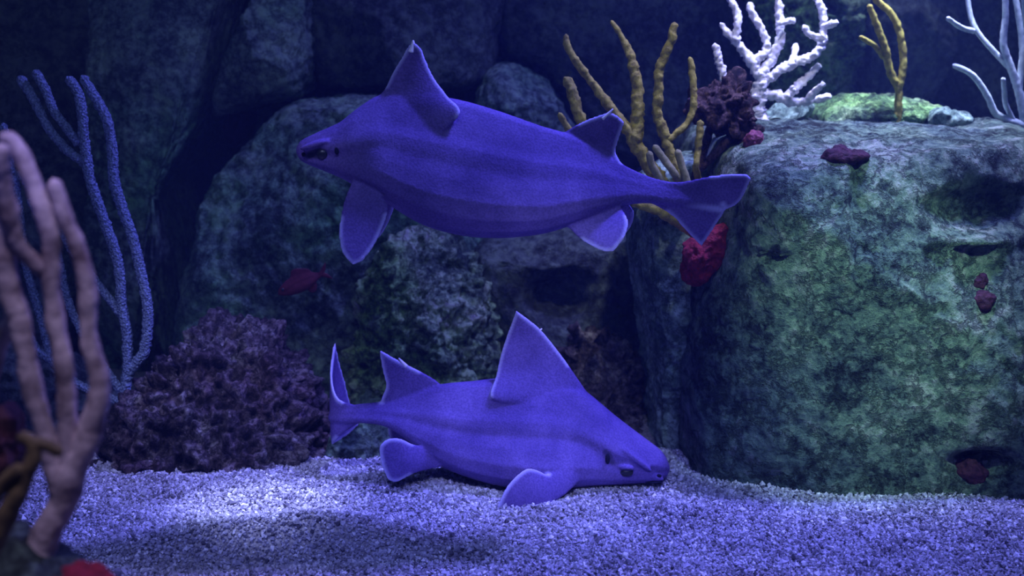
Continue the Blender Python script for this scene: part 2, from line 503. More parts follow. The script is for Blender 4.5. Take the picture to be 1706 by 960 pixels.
FRONT = rock('rock', [(-140, 940), (-60, 905), (10, 905), (55, 928), (90, 955), (120, 1000), (170, 1380), (-160, 1380)],
     1.22, .12, M_DARK, 'dark rock ledge that carries the brown foreground gorgonian', 'rock', seed=25, n=3)


# ------------------------------------------------------------------ corals
def tube(path, rad, knob=0.12, kf=60.0, seg=12, seed=0, ring=0.0, ringf=400.0):
    """round tapering branch with lumpy surface; path (n,3), rad (n,)"""
    n = len(path)
    T = np.gradient(path, axis=0)
    T /= np.linalg.norm(T, axis=1)[:, None]
    ref = np.array([0.0, -1.0, 0.1])
    A = ref - (T @ ref)[:, None] * T
    A /= np.linalg.norm(A, axis=1)[:, None]
    B = np.cross(T, A)
    a = np.linspace(0, 2 * np.pi, seg, endpoint=False)
    dirs = A[:, None, :] * np.cos(a)[None, :, None] + B[:, None, :] * np.sin(a)[None, :, None]
    P = path[:, None, :] + dirs * rad[:, None, None]
    nz = fbm(P.reshape(-1, 3) * kf + seed * 7.7, 3, 0.6).reshape(n, seg)
    L = np.concatenate([[0], np.cumsum(np.linalg.norm(np.diff(path, axis=0), axis=1))])
    rr = rad[:, None] * (1 + knob * 2.2 * nz + ring * np.sin(L * ringf)[:, None])
    P = path[:, None, :] + dirs * rr[:, :, None]
    V = [P.reshape(-1, 3)]
    i = np.arange(n * seg).reshape(n, seg)
    j = np.roll(i, -1, axis=1)
    F_ = np.stack([i[:-1], j[:-1], j[1:], i[1:]], -1).reshape(-1, 4).tolist()
    V.append(path[:1] - T[:1] * rad[0] * .5)
    V.append(path[-1:] + T[-1:] * rad[-1] * .5)
    for k in range(seg):
        F_.append([n * seg, int(j[0, k]), int(i[0, k])])
        F_.append([n * seg + 1, int(i[-1, k]), int(j[-1, k])])
    return np.vstack(V), F_


def coral(name, label, cat, mat, Y, branches, knob=0.12, kf=60.0, base=None, ring=0.0, ringf=400.0, spread=0.04, group=None, seed=0, trunk='stem', roundtip=True):
    """gorgonian: each branch a child mesh. branch = (points [(px, py[, dY])...], radius px or (r0, r1))"""
    rs = random.Random(seed)
    b0 = branches[0][0][0]
    root = empty(name, at(b0[0], b0[1], Y + (b0[2] if len(b0) > 2 else 0)) if base is None else base)
    tag(root, label, cat, group)
    s = Y / F
    for k, (pts, r) in enumerate(branches):
        lean = rs.uniform(-spread, spread) if k else 0
        W3 = []
        for q, p in enumerate(pts):
            dy = p[2] if len(p) > 2 else lean * q / max(len(pts) - 1, 1)
            W3.append(at(p[0], p[1], Y + dy))
        W3 = np.array(W3)
        length = np.linalg.norm(np.diff(W3, axis=0), axis=1).sum()
        n = int(max(14, min(150, length / (s * 2.6))))
        path = catmull(W3, n)
        rr = np.interp(np.linspace(0, 1, n), np.linspace(0, 1, len(r)), r) if isinstance(r, (list, tuple)) else np.full(n, float(r))
        rr = rr * s
        if roundtip:
            L = np.linspace(length, 0, n)
            e = np.clip(L / (rr[-1] * 1.0), 0.0, 1)
            rr = rr * np.sqrt(np.clip(1 - (1 - e) ** 2, 0.06, 1))
        V, F_ = tube(path, rr, knob, kf, 14, seed * 13 + k, ring, ringf)
        mesh_obj(trunk if k == 0 else 'branch', V, F_, mat, parent=root)
    return root


M_YELLOW = plain_mat('gorgonian_yellow', (0.17, 0.14, 0.02), (0.46, 0.41, 0.06), 80, .9)
M_WHITE = plain_mat('gorgonian_white', (0.66, 0.65, 0.66), (0.93, 0.93, 0.94), 90, .6)
M_BLUEG = plain_mat('gorgonian_blue_polyps', (0.05, 0.07, 0.13), (0.32, 0.40, 0.62), 260, .9, streak=230)
M_PALE = plain_mat('gorgonian_pale', (0.36, 0.44, 0.5), (0.6, 0.68, 0.7), 120, .5)
M_BROWN = plain_mat('gorgonian_violet_brown', (0.12, 0.075, 0.09), (0.58, 0.44, 0.48), 26, .5)
M_OCHRE = plain_mat('gorgonian_ochre', (0.05, 0.03, 0.018), (0.18, 0.12, 0.055), 45, .5)
M_CLUMP = rock_mat('sponge_brown', [(0.43, (0.015, 0.01, 0.012)), (0.5, (0.08, 0.045, 0.04)), (0.6, (0.22, 0.14, 0.11))], 30, 110, bump=.8)
M_RED = plain_mat('sponge_red', (0.12, 0.003, 0.012), (0.28, 0.01, 0.025), 140, .9, dist=.008)
M_MAROON = plain_mat('sponge_maroon', (0.03, 0.007, 0.015), (0.07, 0.015, 0.03), 110, .9, dist=.006)
M_PINK = plain_mat('sponge_pink', (0.10, 0.02, 0.05), (0.28, 0.08, 0.12), 140, .9, dist=.006)
M_OLIVE = plain_mat('gorgonian_olive', (0.20, 0.20, 0.07), (0.34, 0.33, 0.13), 90, .6)

coral('gorgonian', 'blue-grey whip gorgonian with fuzzy polyps behind the brown foreground gorgonian', 'gorgonian', M_BLUEG, 2.62, [
    ([(205, 690), (213, 625), (240, 585), (246, 520), (238, 470), (222, 400), (205, 350), (190, 300), (187, 250), (178, 200), (160, 165), (136, 126)], (10, 9, 9, 8)),
    ([(213, 625), (212, 560), (203, 510), (200, 460), (192, 420), (178, 380), (160, 330), (148, 290), (140, 230), (137, 190), (128, 150), (111, 128)], (9, 9, 8)),
    ([(143, 275), (112, 250), (85, 220), (68, 190), (50, 155), (31, 127)], (7, 8)),
    ([(130, 240), (110, 212), (90, 185), (76, 150), (57, 117)], (7, 8)),
    ([(206, 530), (185, 502), (160, 470), (130, 430), (110, 400), (80, 350), (50, 310), (28, 285)], 7),
    ([(207, 660), (165, 600), (140, 560), (125, 530), (110, 490), (95, 420), (78, 380), (48, 330)], 7),
    ([(205, 672), (130, 640), (85, 600), (60, 580), (30, 520), (8, 460)], 7),
    ([(85, 600), (68, 530), (45, 450), (35, 380), (28, 320), (18, 275), (5, 205)], 7)],
    knob=.16, kf=160, ring=.06, ringf=900, seed=1)

coral('gorgonian', 'yellow gorgonian with long tapering fingers behind the swimming shark\'s tail', 'gorgonian', M_YELLOW, 2.56, [
    ([(1128, 350, .1), (1110, 318, .02), (1085, 280, 0), (1058, 240, 0), (1045, 214, 0), (1010, 170, 0), (980, 130, 0), (955, 95, 0), (945, 76, 0), (943, 57, 0)], (14, 14, 13, 9, 7.5, 6.5, 5)),
    ([(1058, 236), (1062, 190), (1062, 150), (1055, 110), (1045, 80), (1035, 60), (1018, 34)], (12, 11, 10, 9, 8, 5, 3)),
    ([(1110, 330), (1060, 325), (1000, 260), (970, 205), (960, 180), (952, 150), (940, 129)], (9, 9, 9, 9)),
    ([(1110, 345), (1050, 330), (980, 270), (945, 212), (931, 188)], (7, 6, 5)),
    ([(1140, 345, .08), (1132, 300, 0), (1118, 258, 0), (1105, 220, 0), (1095, 190, 0), (1097, 150, 0), (1098, 118, 0), (1108, 92, 0), (1118, 70, 0), (1124, 37, 0)], (10, 10, 9, 9, 8, 6)),
    ([(1112, 234), (1130, 220), (1148, 200), (1155, 170), (1154, 130), (1149, 95)], (6, 6, 6, 5)),
    ([(1175, 330, .1), (1160, 285, 0), (1163, 250, 0), (1167, 200, 0)], 6),
    ([(1055, 338, -.04), (1090, 350, -.05), (1125, 368, -.05), (1165, 398, 0)], (6, 8, 8))],
    knob=.26, kf=70, spread=.03, seed=2)
coral('gorgonian', 'small olive gorgonian with three stubby fingers at the foot of the yellow one', 'gorgonian', M_OLIVE, 2.5, [
    ([(1150, 335, .1), (1128, 296, 0), (1108, 268, 0), (1089, 242, 0)], (7, 7, 6)),
    ([(1118, 318), (1100, 297), (1086, 275), (1081, 252)], (7, 6)),
    ([(1152, 325), (1142, 295), (1134, 270), (1128, 249)], (7, 6))], knob=.08, seed=3, spread=.02)
coral('gorgonian', 'dark brown gorgonian stems rising below the brown sponge clump', 'gorgonian', M_CLUMP, 2.6, [
    ([(1160, 335, .1), (1160, 290, 0), (1172, 250, 0), (1186, 205, 0)], (9, 8, 7)),
    ([(1163, 285), (1190, 258), (1215, 232)], (7, 7)),
    ([(1228, 300, .1), (1236, 262, 0), (1240, 225, 0)], (14, 10))], knob=.15, seed=4, spread=.02)

coral('gorgonian', 'white knobbly gorgonian with many forked branches on top of the big boulder', 'gorgonian', M_WHITE, 2.78, [
    ([(1270, 232), (1268, 215), (1263, 185), (1262, 160), (1267, 135), (1262, 115)], (15, 14, 12, 10, 10)),
    ([(1264, 125), (1250, 100), (1235, 80), (1222, 65), (1212, 55), (1200, 38)], (9, 8, 6, 5.5)),
    ([(1226, 68), (1229, 30), (1220, 5), (1208, -12)], (6, 6, 5)),
    ([(1252, 104), (1270, 93), (1278, 80), (1272, 55), (1258, 30), (1247, 4)], (7, 6.5, 6)),
    ([(1266, 128), (1285, 100), (1297, 75), (1300, 50), (1298, 20), (1295, -14)], (8, 7, 6)),
    ([(1298, 39), (1310, 36), (1324, 34)], (5, 5)),
    ([(1268, 138), (1300, 117), (1320, 107), (1350, 95), (1365, 80), (1372, 55), (1370, 20), (1358, -10)], (9, 7, 7, 6)),
    ([(1373, 44), (1394, 38)], (5, 6)),
    ([(1371, 66), (1350, 58), (1338, 42)], (5, 5.5)),
    ([(1318, 108), (1323, 92), (1326, 73)], (6, 5)),
    ([(1263, 155), (1295, 160), (1320, 170), (1350, 168), (1385, 160)], (9, 8, 6, 5)),
    ([(1308, 163), (1330, 142), (1350, 125), (1366, 107)], (7, 6, 5)),
    ([(1343, 169), (1358, 152), (1374, 139)], (6, 5)),
    ([(1322, 150), (1318, 143)], (5, 4))],
    knob=.42, kf=120, spread=.05, seed=5)
coral('gorgonian', 'lone white knobbly finger standing out of the brown sponge clump', 'gorgonian', M_WHITE, 2.7, [
    ([(1222, 190), (1212, 147), (1203, 120), (1197, 100), (1191, 72)], (8, 8, 7, 6, 5.5))], knob=.42, kf=120, seed=6)
coral('gorgonian', 'small forked yellow gorgonian on the green slab', 'gorgonian', M_YELLOW, 2.86, [
    ([(1494, 232), (1496, 190), (1498, 145)], (7, 6)),
    ([(1498, 150), (1483, 120), (1476, 85), (1464, 50), (1447, 7)], (6.5, 6.5, 5)),
    ([(1473, 96), (1455, 75), (1431, 61)], (5, 4)),
    ([(1498, 146), (1505, 110), (1500, 60), (1486, 25), (1455, -4)], (6.5, 6, 5.5))], knob=.16, kf=90, seed=7)
coral('gorgonian', 'pale thin gorgonian with smooth blue-white branches on the far top of the boulder', 'gorgonian', M_PALE, 2.86, [
    ([(1712, 225), (1706, 190), (1695, 145), (1685, 115), (1672, 75), (1675, 30), (1675, -14)], (9, 7, 6, 5)),
    ([(1706, 210), (1662, 192), (1645, 160), (1620, 125), (1587, 108)], (8, 6, 5, 4.5)),
    ([(1686, 117), (1655, 85), (1630, 55), (1618, 30), (1610, -14)], (5, 4.5, 4)),
    ([(1622, 52), (1600, 45), (1577, 29)], (4.5, 4)),
    ([(1698, 150), (1703, 80), (1696, 20), (1690, -14)], (5.5, 5)),
    ([(1690, 205), (1676, 175), (1673, 150), (1671, 129)], (5, 4)),
    ([(1706, 190), (1716, 120), (1710, 40), (1705, -14)], (5.5, 5))], knob=.08, kf=100, seed=8)
coral('gorgonian', 'thick violet-brown gorgonian out of focus on the dark ledge', 'gorgonian', M_BROWN, 1.25, [
    ([(62, 925), (78, 890), (100, 850), (120, 790), (140, 740), (160, 690), (168, 650), (163, 615), (150, 575), (147, 530), (146, 490), (138, 440), (125, 400), (108, 360), (98, 328), (88, 298)], (26, 25, 25, 22, 17, 15, 16, 14, 13)),
    ([(112, 800), (114, 740), (112, 700), (110, 650), (105, 600), (95, 550), (88, 500), (84, 460), (85, 400), (75, 360), (60, 320), (45, 280), (25, 245), (2, 222)], (18, 17, 17, 15, 15, 16, 15)),
    ([(104, 840), (75, 720), (55, 650), (45, 600), (35, 550), (25, 510), (10, 460), (2, 420), (-8, 330), (-15, 260)], (19, 18, 19, 19, 17)),
    ([(86, 462), (55, 435), (30, 405), (12, 340), (3, 290), (2, 240)], (13, 15, 16, 14)),
    ([(28, 520), (5, 560), (-20, 640)], (14, 15))],
    knob=.13, kf=34, spread=.05, seed=9)
coral('gorgonian', 'ochre-brown arching branch stump low on the dark ledge', 'gorgonian', M_OCHRE, 1.12, [
    ([(-30, 930), (10, 860), (40, 800), (56, 760), (50, 735), (28, 728)], (24, 20, 15, 12)),
    ([(52, 738), (80, 742), (104, 757)], (12, 11)),
    ([(-25, 850), (5, 805), (38, 777)], (14, 12))], knob=.1, kf=40, seed=10)

# ------------------------------------------------------------------ sponges and encrusting growth
rock('sponge_clump', [(1135, 182), (1150, 170), (1165, 160), (1175, 146), (1200, 138), (1226, 128), (1246, 138), (1256, 165), (1250, 200), (1258, 232), (1236, 248), (1210, 228), (1184, 212), (1155, 202)],
     2.62, .045, M_CLUMP, 'brown knobbly sponge clump smothering branches beside the white gorgonian', 'sponge', level=6, seed=41, amp=.14, freq=26, rough=.02, ridged=.022, facets=0)
rock('sponge', [(1238, 232), (1250, 222), (1264, 220), (1272, 230), (1262, 242), (1245, 246)],
     2.56, .014, M_PINK, 'pink sponge tuft at the base of the white gorgonian', 'sponge', level=5, seed=42, amp=.2, freq=60, rough=.012, facets=0)
rock('sponge', [(1135, 440), (1143, 408), (1166, 398), (1188, 378), (1210, 376), (1208, 410), (1202, 440), (1178, 460), (1158, 474), (1145, 466)],
     2.5, .035, M_RED, 'red sponge hanging on the rock column below the swimming shark\'s tail fin', 'sponge', level=6, seed=43, amp=.06, freq=30, rough=.012, facets=0)


def patch(name, ob, px, py, rx, ry, mat, label, seed, th=.012):
    p, nrm = hit(ob, px, py)
    if p is None:
        return
    Yp = p[1]
    out = [(px + rx * math.cos(t) * (1 + .2 * math.sin(3 * t + seed)), py + ry * math.sin(t) * (1 + .2 * math.cos(2 * t + seed))) for t in np.linspace(0, 2 * math.pi, 12, endpoint=False)]
    rock(name, out, Yp, th, mat, label, 'sponge', level=5, seed=seed, amp=.1, freq=40, rough=.01, facets=0)


patch('sponge', MAIN, 1406, 259, 38, 13, M_MAROON, 'maroon encrusting sponge on the upper edge of the big boulder', 51, .03)
patch('sponge', MAIN, 1633, 470, 14, 12, M_MAROON, 'small round maroon sponge on the big boulder, upper of two', 52)
patch('sponge', MAIN, 1640, 502, 19, 17, M_MAROON, 'round maroon sponge on the big boulder, lower and larger of two', 53)
patch('sponge', MAIN, 1618, 785, 26, 18, M_MAROON, 'maroon sponge inside the crevice at the foot of the big boulder', 54, .03)
rock('sponge', [(60, 975), (100, 958), (150, 958), (190, 972), (190, 1010), (80, 1010)], 1.2, .04, M_RED, 'red sponge crust on the dark foreground ledge', 'sponge', level=5, seed=55, facets=0)
rock('sponge', [(-30, 760), (-20, 690), (10, 670), (34, 700), (40, 750), (20, 800), (-15, 810)], 1.3, .03, M_MAROON, 'dark maroon soft sponge between the brown gorgonian stems', 'sponge', level=5, seed=56, facets=0)

# ------------------------------------------------------------------ sharks and fish
M_SKIN, nt, b = new_mat('shark_skin')
Lk = nt.links.new
tc = nd(nt, 'ShaderNodeTexCoord')
n1 = nd(nt, 'ShaderNodeTexNoise', Scale=9.0, Detail=4.0, Roughness=0.6)
n2 = nd(nt, 'ShaderNodeTexNoise', Scale=300.0, Detail=2.0, Roughness=0.6)
Lk(tc.outputs['Object'], n1.inputs['Vector'])
Lk(tc.outputs['Object'], n2.inputs['Vector'])
r1 = ramp(nt, n1.outputs['Fac'], [(0.36, (0.080, 0.052, 0.22)), (0.64, (0.155, 0.108, 0.36))])
sp_ = ramp(nt, n2.outputs['Fac'], [(0.38, (0.84, 0.84, 0.84)), (0.62, (1.2, 1.2, 1.2))])
msp = nd(nt, 'ShaderNodeMix', data_type='RGBA', blend_type='MULTIPLY')
msp.inputs['Factor'].default_value = 1.0
Lk(r1.outputs[0], msp.inputs[6])
Lk(sp_.outputs[0], msp.inputs[7])
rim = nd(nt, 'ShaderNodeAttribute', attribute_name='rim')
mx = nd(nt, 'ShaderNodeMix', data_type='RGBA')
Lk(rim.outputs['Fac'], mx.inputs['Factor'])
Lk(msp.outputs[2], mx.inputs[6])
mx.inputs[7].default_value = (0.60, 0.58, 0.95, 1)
dk = nd(nt, 'ShaderNodeAttribute', attribute_name='hollow_shade')
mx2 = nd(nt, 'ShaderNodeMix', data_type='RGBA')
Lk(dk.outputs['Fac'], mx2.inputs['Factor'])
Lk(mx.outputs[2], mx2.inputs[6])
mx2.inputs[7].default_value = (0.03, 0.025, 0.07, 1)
Lk(mx2.outputs[2], b.inputs['Base Color'])
b.inputs['Roughness'].default_value = 0.65
b.inputs['Specular IOR Level'].default_value = 0.12
bp = nd(nt, 'ShaderNodeBump', Strength=0.35, Distance=0.002)
Lk(n2.outputs['Fac'], bp.inputs['Height'])
Lk(bp.outputs[0], b.inputs['Normal'])
M_EYE, nt, b = new_mat('eye_dark')
b.inputs['Base Color'].default_value = (0.01, 0.012, 0.02, 1)
b.inputs['Roughness'].default_value = 0.35
M_PIT, nt, b = new_mat('dark_opening')
b.inputs['Base Color'].default_value = (0.012, 0.012, 0.03, 1)
b.inputs['Roughness'].default_value = 0.9
b.inputs['Specular IOR Level'].default_value = 0.05
M_SPINE, nt, b = new_mat('fin_spine')
b.inputs['Base Color'].default_value = (0.8, 0.78, 0.85, 1)
b.inputs['Roughness'].default_value = 0.5

TRUNK = np.array([(0, .10), (.03, .20), (.12, .33), (.26, .51), (.33, .63), (.39, .68), (.46, .71), (.56, .86), (.70, 1.0), (.82, .97), (.92, .76), (.97, .52), (1, .20)])
HEAD = np.array([(0, .25), (.04, .42), (.14, .66), (.26, .84), (.36, .95), (.44, 1.0), (.52, .93), (.58, .90), (.70, .95), (.82, .92), (.92, .76), (.97, .52), (1, .25)])


def build_fish(name, label, cat, Yc, stations, fins, mat, head_x, flip, bend=None, voxel=0.0025, lumps=(), eyes=(), spines=(), fin_t=7.0, ref=None, rim_w=6.5, group=None, zsh=0.0, hollow_shades=(), groove=1.0):
    """body and fins as one continuous skin. stations (x, top, bottom, halfwidth) in photo pixels at distance Yc;
    fins: leading edge, trailing edge as (x, y, lateral) with lateral < 0 on the side facing the glass"""
    s = Yc / F
    st = np.array(sorted(stations), float)
    c0 = ref
    W0 = at(c0[0], c0[1], Yc)

    def M(u, lat, v):
        u, lat, v = np.broadcast_arrays(np.asarray(u, float), np.asarray(lat, float), np.asarray(v, float))
        if bend:
            u, lat, v = bend(u, lat, v)
        return np.stack([W0[0] + (u - c0[0]) * s, W0[1] + lat * s, W0[2] - (v - c0[1]) * s / math.cos(PITCH) + zsh], -1)

    TR = TRUNK.copy()
    TR[5:8, 1] += (1 - groove) * np.array([.015, .05, .01])[:len(TR[5:8])]
    pieces = []
    # body loft
    nr = 110
    dense = catmull(st, nr * 3)
    us = np.linspace(st[0, 0], st[-1, 0], nr)
    top, bot, wid = (np.interp(us, dense[:, 0], dense[:, k]) for k in (1, 2, 3))
    f = np.clip((us - head_x[0]) / (head_x[1] - head_x[0]), 0, 1)
    f = f * f * (3 - 2 * f)
    m = len(TRUNK)
    rings = []
    for k in range(nr):
        pr = TR * (1 - f[k]) + HEAD * f[k]
        z = top[k] + (bot[k] - top[k]) * pr[:, 0]
        y = wid[k] * pr[:, 1]
        rings.append(np.concatenate([np.stack([np.full(m, us[k]), -y, z], 1), np.stack([np.full(m, us[k]), y, z], 1)[::-1]]))
    R = np.array(rings)
    seg = 2 * m
    V = M(R[..., 0], R[..., 1], R[..., 2]).reshape(-1, 3)
    i = np.arange(nr * seg).reshape(nr, seg)
    j = np.roll(i, -1, 1)
    Fc = np.stack([i[:-1], j[:-1], j[1:], i[1:]], -1).reshape(-1, 4).tolist()
    Fc.append(i[0].tolist()[::-1])
    Fc.append(i[-1].tolist())
    pieces.append((V, Fc))
    rims = []
    for fin in fins:
        A_, B_ = fin['A'], fin['B']
        t0 = fin.get('t', fin_t)
        for side in ((1, -1) if fin.get('pair') else (1,)):
            na, mb = 36, 22
            sh = fin.get('shift', 0) if side < 0 else 0
            A3 = catmull([(p[0] + sh, (p[2] if len(p) > 2 else 0) * side, p[1]) for p in A_], na)
            B3 = catmull([(p[0] + sh, (p[2] if len(p) > 2 else 0) * side, p[1]) for p in B_], na)
            cc = np.linspace(0, 1, mb)
            G = A3[:, None, :] * (1 - cc)[None, :, None] + B3[:, None, :] * cc[None, :, None]
            tt = np.linspace(1, .35, na)[:, None] * t0 * (0.45 + 0.9 * np.sqrt(np.clip(1 - (2 * cc - 1) ** 2, 0, 1)))[None, :]
            tt = np.maximum(tt, 1.5 * voxel / s * 1.2) / 2
            # thickness direction: normal of the fin sheet in (u, lat, v)
            du = np.gradient(G, axis=0)
            dv = np.gradient(G, axis=1)
            nn = np.cross(du, dv)
            ln = np.linalg.norm(nn, axis=-1, keepdims=True)
            nn = np.where(ln > 1e-6, nn / np.maximum(ln, 1e-6), 0)
            mean = nn[4:-6].reshape(-1, 3).mean(0)
            nn = np.where(ln > 1e-3, nn, mean)
            nn = nn / np.maximum(np.linalg.norm(nn, axis=-1, keepdims=True), 1e-6)
            up, dn = G + nn * tt[..., None], G - nn * tt[..., None]
            Vf = np.concatenate([M(up[..., 0], up[..., 1], up[..., 2]).reshape(-1, 3), M(dn[..., 0], dn[..., 1], dn[..., 2]).reshape(-1, 3)])
            a = np.arange(na * mb).reshape(na, mb)
            b2 = a + na * mb
            Ff = np.stack([a[:-1, :-1], a[:-1, 1:], a[1:, 1:], a[1:, :-1]], -1).reshape(-1, 4).tolist()
            Ff += np.stack([b2[:-1, :-1], b2[1:, :-1], b2[1:, 1:], b2[:-1, 1:]], -1).reshape(-1, 4).tolist()
            loop = np.concatenate([a[0, :], a[1:, -1], a[-1, -2::-1], a[-2:0:-1, 0]])
            lp2 = np.roll(loop, -1)
            Ff += np.stack([lp2, loop, loop + na * mb, lp2 + na * mb], -1).tolist()
            pieces.append((Vf, Ff))
            if fin.get('rim', True):
                q0 = int(na * fin.get('rim0', .3))
                E = np.concatenate([A3[int(na * fin.get('rimA', .45)):], B3[q0:]])
                rims.append(M(E[:, 0], E[:, 1], E[:, 2]))
    sv, sf = ico(4)
    for (x, y, lat, rx, ry, rl, tilt) in lumps:
        for sd in (1, -1):
            q = sv * np.array([rx, rl, ry])
            ca_, sa_ = math.cos(tilt), math.sin(tilt)
            q = np.stack([q[:, 0] * ca_ - q[:, 2] * sa_, q[:, 1], q[:, 0] * sa_ + q[:, 2] * ca_], 1)
            pieces.append((M(q[:, 0] + x, q[:, 1] + lat * sd, q[:, 2] + y), sf.tolist()))
    # one skin: voxel union of body and fins
    VV, FF, off = [], [], 0
    for V, Fc in pieces:
        VV.append(V)
        FF += [[q + off for q in f_] for f_ in Fc]
        off += len(V)
    VV = np.vstack(VV)
    base = (W0[0], Yc, VV[:, 2].min())
    tmp = mesh_obj('tmp', VV, FF, mat, origin=base)
    bm = bmesh.new()
    bm.from_mesh(tmp.data)
    bmesh.ops.recalc_face_normals(bm, faces=bm.faces)
    bm.to_mesh(tmp.data)
    bm.free()
    rm = tmp.modifiers.new('skin', 'REMESH')
    rm.mode = 'VOXEL'
    rm.voxel_size = voxel
    sm = tmp.modifiers.new('soft', 'SMOOTH')
    sm.iterations = 4
    sm.factor = 0.5
    dg = bpy.context.evaluated_depsgraph_get()
    me = bpy.data.meshes.new_from_object(tmp.evaluated_get(dg))
    bpy.data.objects.remove(tmp)
    me.name = 'body'
    me.polygons.foreach_set('use_smooth', np.ones(len(me.polygons), bool))
    me.materials.clear()
    me.materials.append(mat)
    nv = len(me.vertices)
    co = np.empty(nv * 3, np.float32)
    me.vertices.foreach_get('co', co)
    co = co.reshape(-1, 3) + np.array(base, np.float32)
    d = np.full(nv, 9.0, np.float32)
    for E in rims:
        for e in E:
            d = np.minimum(d, ((co - e.astype(np.float32)) ** 2).sum(1))
    d = np.sqrt(d) / s
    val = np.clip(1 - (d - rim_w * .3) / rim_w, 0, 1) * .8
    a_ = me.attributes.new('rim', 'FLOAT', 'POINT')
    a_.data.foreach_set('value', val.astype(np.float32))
    uu = (co[:, 0] - W0[0]) / s + c0[0]
    vv = (W0[2] - co[:, 2]) * math.cos(PITCH) / s + c0[1]
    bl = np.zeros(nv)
    for (x, y, rx, ry, tl, k_) in hollow_shades:      # brow and eye-hollow shade painted into the skin, dark crescent at the spiracle
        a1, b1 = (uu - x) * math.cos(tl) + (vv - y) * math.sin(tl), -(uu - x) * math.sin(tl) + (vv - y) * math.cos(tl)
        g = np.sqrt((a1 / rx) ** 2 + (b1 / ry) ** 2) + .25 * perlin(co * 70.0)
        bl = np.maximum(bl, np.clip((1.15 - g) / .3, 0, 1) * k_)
    a_ = me.attributes.new('hollow_shade', 'FLOAT', 'POINT')
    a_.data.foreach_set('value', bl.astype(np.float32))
    root = empty(name, base)
    tag(root, label, cat, group)
    body = bpy.data.objects.new('body', me)
    COL.objects.link(body)
    body.parent = root
    for (nm, x, y, lat, rx, ry, rl, mt, both) in eyes:
        for sd in ((1, -1) if both else (1,)):
            V = M(sv[:, 0] * rx + x, sv[:, 1] * rl + lat * sd, sv[:, 2] * ry + y)
            mesh_obj(nm, V, sf, mt, parent=root)
    for pts, r in spines:
        P = M([p[0] for p in pts], [0] * len(pts), [p[1] for p in pts])
        pth = catmull(P, 14)
        V, F_ = tube(pth, np.linspace(r, r * .3, 14) * s, 0, 60, 8)
        mesh_obj('dorsal_spine', V, F_, M_SPINE, parent=root)
    return root


# swimming shark, head to the left
build_fish('roughshark', 'dark violet-blue roughshark swimming in mid-water above the other shark', 'shark', 2.15,
    [(494, 247, 255, 5), (498, 239, 264, 14), (508, 232, 271, 24), (525, 224, 278, 34), (548, 214, 287, 44), (570, 204, 296, 54), (600, 181, 312, 66), (640, 160, 334, 78), (700, 160, 370, 88),
     (765, 169, 389, 92), (830, 187, 394, 90), (900, 211, 388, 78), (945, 224, 376, 62), (985, 242, 362, 48), (1020, 262, 350, 36), (1045, 278, 341, 25), (1080, 293, 338, 18), (1110, 302, 342, 13), (1150, 312, 345, 8), (1190, 325, 345, 4)],
    [dict(A=[(600, 200), (640, 156), (655, 128), (672, 100), (683, 82), (692, 77)], B=[(720, 235, -44), (768, 190, -42), (748, 163, -22), (726, 135, -8), (711, 105, 0), (704, 86, 0), (692, 77, 0)], t=12),
     dict(A=[(920, 235), (960, 209), (990, 196), (1015, 189), (1026, 193)], B=[(1030, 300), (1034, 272), (1026, 255), (1030, 235), (1039, 207), (1034, 199)], t=9),
     dict(A=[(1085, 296), (1130, 303), (1190, 292), (1240, 289), (1253, 297)], B=[(1085, 335), (1140, 338), (1195, 347), (1213, 348), (1235, 335), (1253, 297)], t=9, rimA=.6),
     dict(A=[(1085, 310), (1150, 325), (1208, 342), (1195, 375), (1172, 411)], B=[(1085, 337), (1120, 358), (1150, 390), (1172, 411)], t=9, rimA=.6),
     dict(A=[(592, 296, -50), (580, 330, -72), (574, 370, -92), (579, 402, -104), (596, 424, -110)], B=[(640, 320, -66), (653, 338, -80), (636, 385, -98), (614, 416, -108), (596, 424, -110)], t=9, pair=True),
     dict(A=[(940, 368, -24), (965, 391, -45), (998, 408, -60), (1018, 410, -63)], B=[(1032, 340, -18), (1044, 362, -44), (1037, 388, -58), (1018, 410, -63)], t=9, pair=True, shift=18)],
    M_SKIN, (660, 560), False, groove=0.2, lumps=[(531, 239, 36, 27, 6, 13, -0.28)], hollow_shades=[(533, 254, 19, 8, -.25, 1.0)],
    eyes=[('eye', 543, 254, -40, 9, 8, 5, M_EYE, True), ('spiracle', 568, 248, -51, 4, 6, 3, M_PIT, True), ('nostril', 511, 256, -22, 5, 4, 4, M_PIT, True)],
    spines=[([(687, 92), (690, 82), (691, 74)], 6), ([(1003, 200), (1013, 191), (1020, 184)], 4)], ref=(850, 280))


def tail_bend(u, lat, v):
    """the tail stalk curls away behind the body"""
    u0, arc, turn = 594.0, 120.0, math.radians(120)
    q = np.clip(u0 - u, 0, None)
    qa = np.minimum(q, arc)
    th = turn * qa / arc
    rr = arc / turn
    x = -rr * np.sin(th) - (q - qa) * math.cos(turn)
    dpt = rr * (1 - np.cos(th)) + (q - qa) * math.sin(turn)
    uu = np.where(u < u0, u0 + x + lat * np.sin(th), u)
    dd = np.where(u < u0, dpt + lat * np.cos(th), lat)
    return uu, dd, v + np.where(u < u0, .22 * dpt, 0)


